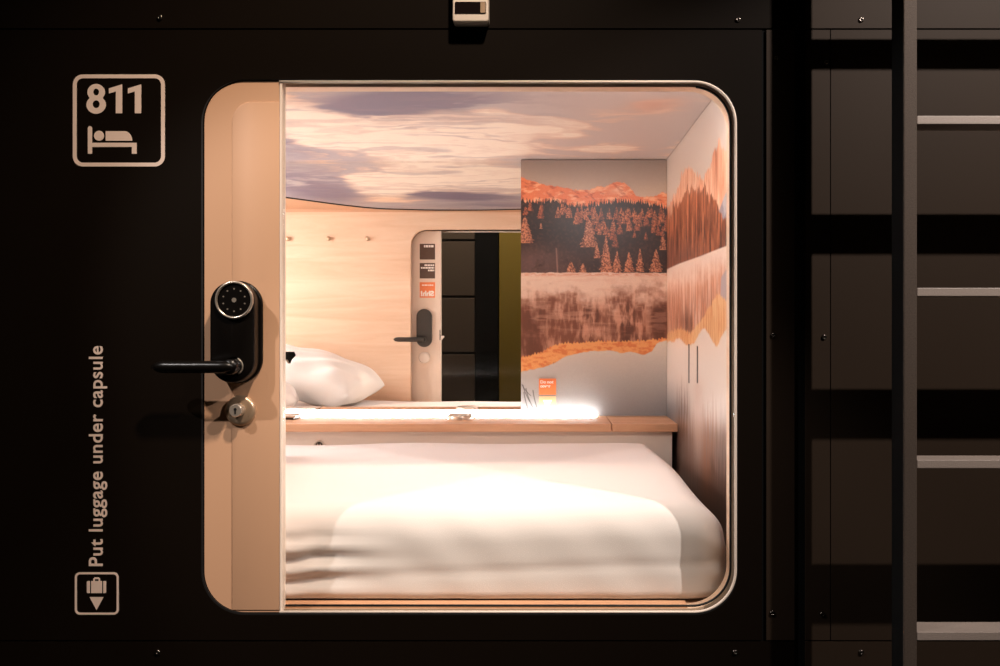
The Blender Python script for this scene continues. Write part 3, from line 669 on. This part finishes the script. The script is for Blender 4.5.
mt = bpy.data.objects['mattress'].data; print('MATTRESS', max(v.co.z for v in mt.vertices), min(v.co.z for v in mt.vertices))
def pillow(name, loc, size, rot, label):
    sx, sy, st = size; n_ = 64; v = []; f = []
    for s in (1, -1):
        for i in range(n_+1):
            for j in range(n_+1):
                a = -1+2*i/n_; b = -1+2*j/n_
                pinch = 1-.07*(a*a*b*b)
                px_ = a*(1-.09*(1-abs(b)**2.2)*abs(a)**3)*sx/2*(1+.02*b*b); py_ = b*(1-.08*(1-abs(a)**2.2)*abs(b)**3)*sy/2
                h = ((1-abs(a)**3)**.5)*((1-abs(b)**3)**.5)*st/2
                w = .004*math.sin(a*5+b*3)*math.cos(b*6-a*2)+.004*math.sin(a*11+b*9)
                crease = .0035*math.sin(math.atan2(b, a)*9)*(a*a+b*b)**1.5*max(0, 1-max(abs(a), abs(b))**6)
                v.append((px_*pinch, py_*pinch, s*(h+(w+crease)*min(1, h/(.3*st)))))
    m_ = (n_+1)**2
    for k_ in range(2):
        for i in range(n_):
            for j in range(n_):
                q = k_*m_+i*(n_+1)+j; f.append((q, q+1, q+n_+2, q+n_+1))
    me = mesh(v, f)
    bm = bmesh.new(); bm.from_mesh(me); bmesh.ops.remove_doubles(bm, verts=bm.verts, dist=.0006); bm.to_mesh(me); bm.free()
    o = link(name, me, 'pillow', None, smooth=True, label=label, category='pillow')
    o.rotation_euler = tuple(R(a) for a in rot); m3 = o.rotation_euler.to_matrix()
    low = min((m3 @ q.co).z for q in me.vertices); o.location = (loc[0], loc[1], loc[2]-low); return o
pillow('pillow', (-.765, .365, .737), (.43, .50, .15), (0, 14, 4), 'large plump white pillow propped at the head of the bed, seen in the mirror')
pillow('pillow', (-.885, .705, .737), (.36, .20, .11), (4, 10, -12), 'small white pillow behind the large one beside the shelf')

# ================================================================== CORRIDOR (surroundings, partly seen in the mirror through the glass)
link('floor', box(-2.2, 2.2, -2.05, DEEP+.1, -.05, 0), 'floor', None, kind='structure')
link('ceiling', box(-2.2, 2.2, -2.05, DEEP+.1, 2.65, 2.7), 'plaster', None, kind='structure')
link('wall_corridor_left', box(-2.25, -2.2, -2.05, DEEP+.1, 0, 2.65), 'plaster', None, kind='structure')
link('wall_corridor_right', box(2.2, 2.25, -2.05, DEEP+.1, 0, 2.65), 'plaster', None, kind='structure')
link('wall_rear', box(-2.2, 2.2, -2.05, -2.0, 0, 2.65), 'plaster', None, kind='structure')
dw = 2*(DEEP-CY)+2.0+CY*-1-1.3-0.0          # distance from the mirrored eye to the rear wall
dw = 2*(DEEP-CY)-(CY+2.0)-1.3+1.3+.0
dw = (2*DEEP-CY)+2.0
def WX(px): return (px-VX)*dw/F
link('trim_8', box(WX(476), WX(499), -2.0, -1.93, 0, 2.6, .004), 'core', None, kind='structure')
link('trim_9', box(WX(499.5), WX(524), -2.0, -1.95, 0, 2.6, .004), 'olive', None, kind='structure')
for i in range(7):
    link('trim_%d' % (10+i), box(-1.8, WX(475), -2.0, -1.965, .18+i*.33, .18+i*.33+.318, .004), 'grey', None, kind='structure')
# ================================================================== LIGHT
def spot(loc, aim, W_, size, blend, col, rad):
    l = bpy.data.lights.new('spot', 'SPOT'); l.energy = W_; l.spot_size = R(size); l.spot_blend = blend; l.color = col; l.shadow_soft_size = rad
    o = bpy.data.objects.new('spot', l); C.objects.link(o); o.location = loc
    o.rotation_euler = (Vector(aim)-Vector(loc)).to_track_quat('-Z', 'Y').to_euler(); return o
warm = (1, .84, .70)
spot((1.06, -.85, 1.965), (.38, 0, .85), 84, 50, .35, (1, .89, .82), .010)
spot((-1.05, -.85, 1.965), (.0, .1, .60), 42, 34, .5, (1, .93, .89), .012)
spot((.25, -.95, 2.55), (-.38, 0, .92), 145, 46, .9, (1, .80, .63), .05)
spot((-.3, -1.2, 2.6), (-.35, -2, 1.05), 95, 60, .8, (1, .86, .70), .05)  # unseen spot added to brighten the rear wall panels
def area(loc, aim, W_, sx, sy, col):
    l = bpy.data.lights.new('lamp', 'AREA'); l.shape = 'RECTANGLE'; l.size = sx; l.size_y = sy; l.energy = W_; l.color = col
    o = bpy.data.objects.new('lamp', l); C.objects.link(o); o.location = loc
    o.rotation_euler = (Vector(aim)-Vector(loc)).to_track_quat('-Z', 'Y').to_euler(); return o
area((-1.25, .58, 1.36), (-.1, .55, .75), 12, .25, .5, (1, .985, 1))
area((.12, .088, 1.402), (.0, .62, .72), 2.6, .30, .03, (1, .985, 1))  # unseen fill lamp added to brighten the bed
link('added_light_bar', box(-.045, .285, YO+.0021, .106, 1.405, ZC-.0002, .001), 'beige', bpy.data.objects['trim_7'])  # unseen bar added to carry the fill lamp
w = bpy.data.worlds.new('World'); bpy.context.scene.world = w; w.use_nodes = True
w.node_tree.nodes['Background'].inputs[0].default_value = (.02, .016, .013, 1); w.node_tree.nodes['Background'].inputs[1].default_value = .2

# ================================================================== CAMERA
cam = bpy.data.cameras.new('camera'); co = bpy.data.objects.new('camera', cam); C.objects.link(co)
co.location = (0, CY, CZ); co.rotation_euler = (R(90), 0, 0)
cam.sensor_width = 36; cam.lens = F/1000*36; cam.shift_x = -(VX-500)/1000; cam.shift_y = -(333-VY)/1000; cam.clip_start = .01
sc_ = bpy.context.scene; sc_.camera = co
sc_.view_settings.view_transform = 'Standard'; sc_.view_settings.look = 'None'; sc_.view_settings.exposure = 0; sc_.view_settings.gamma = 1; sc_.view_settings.use_curve_mapping = False
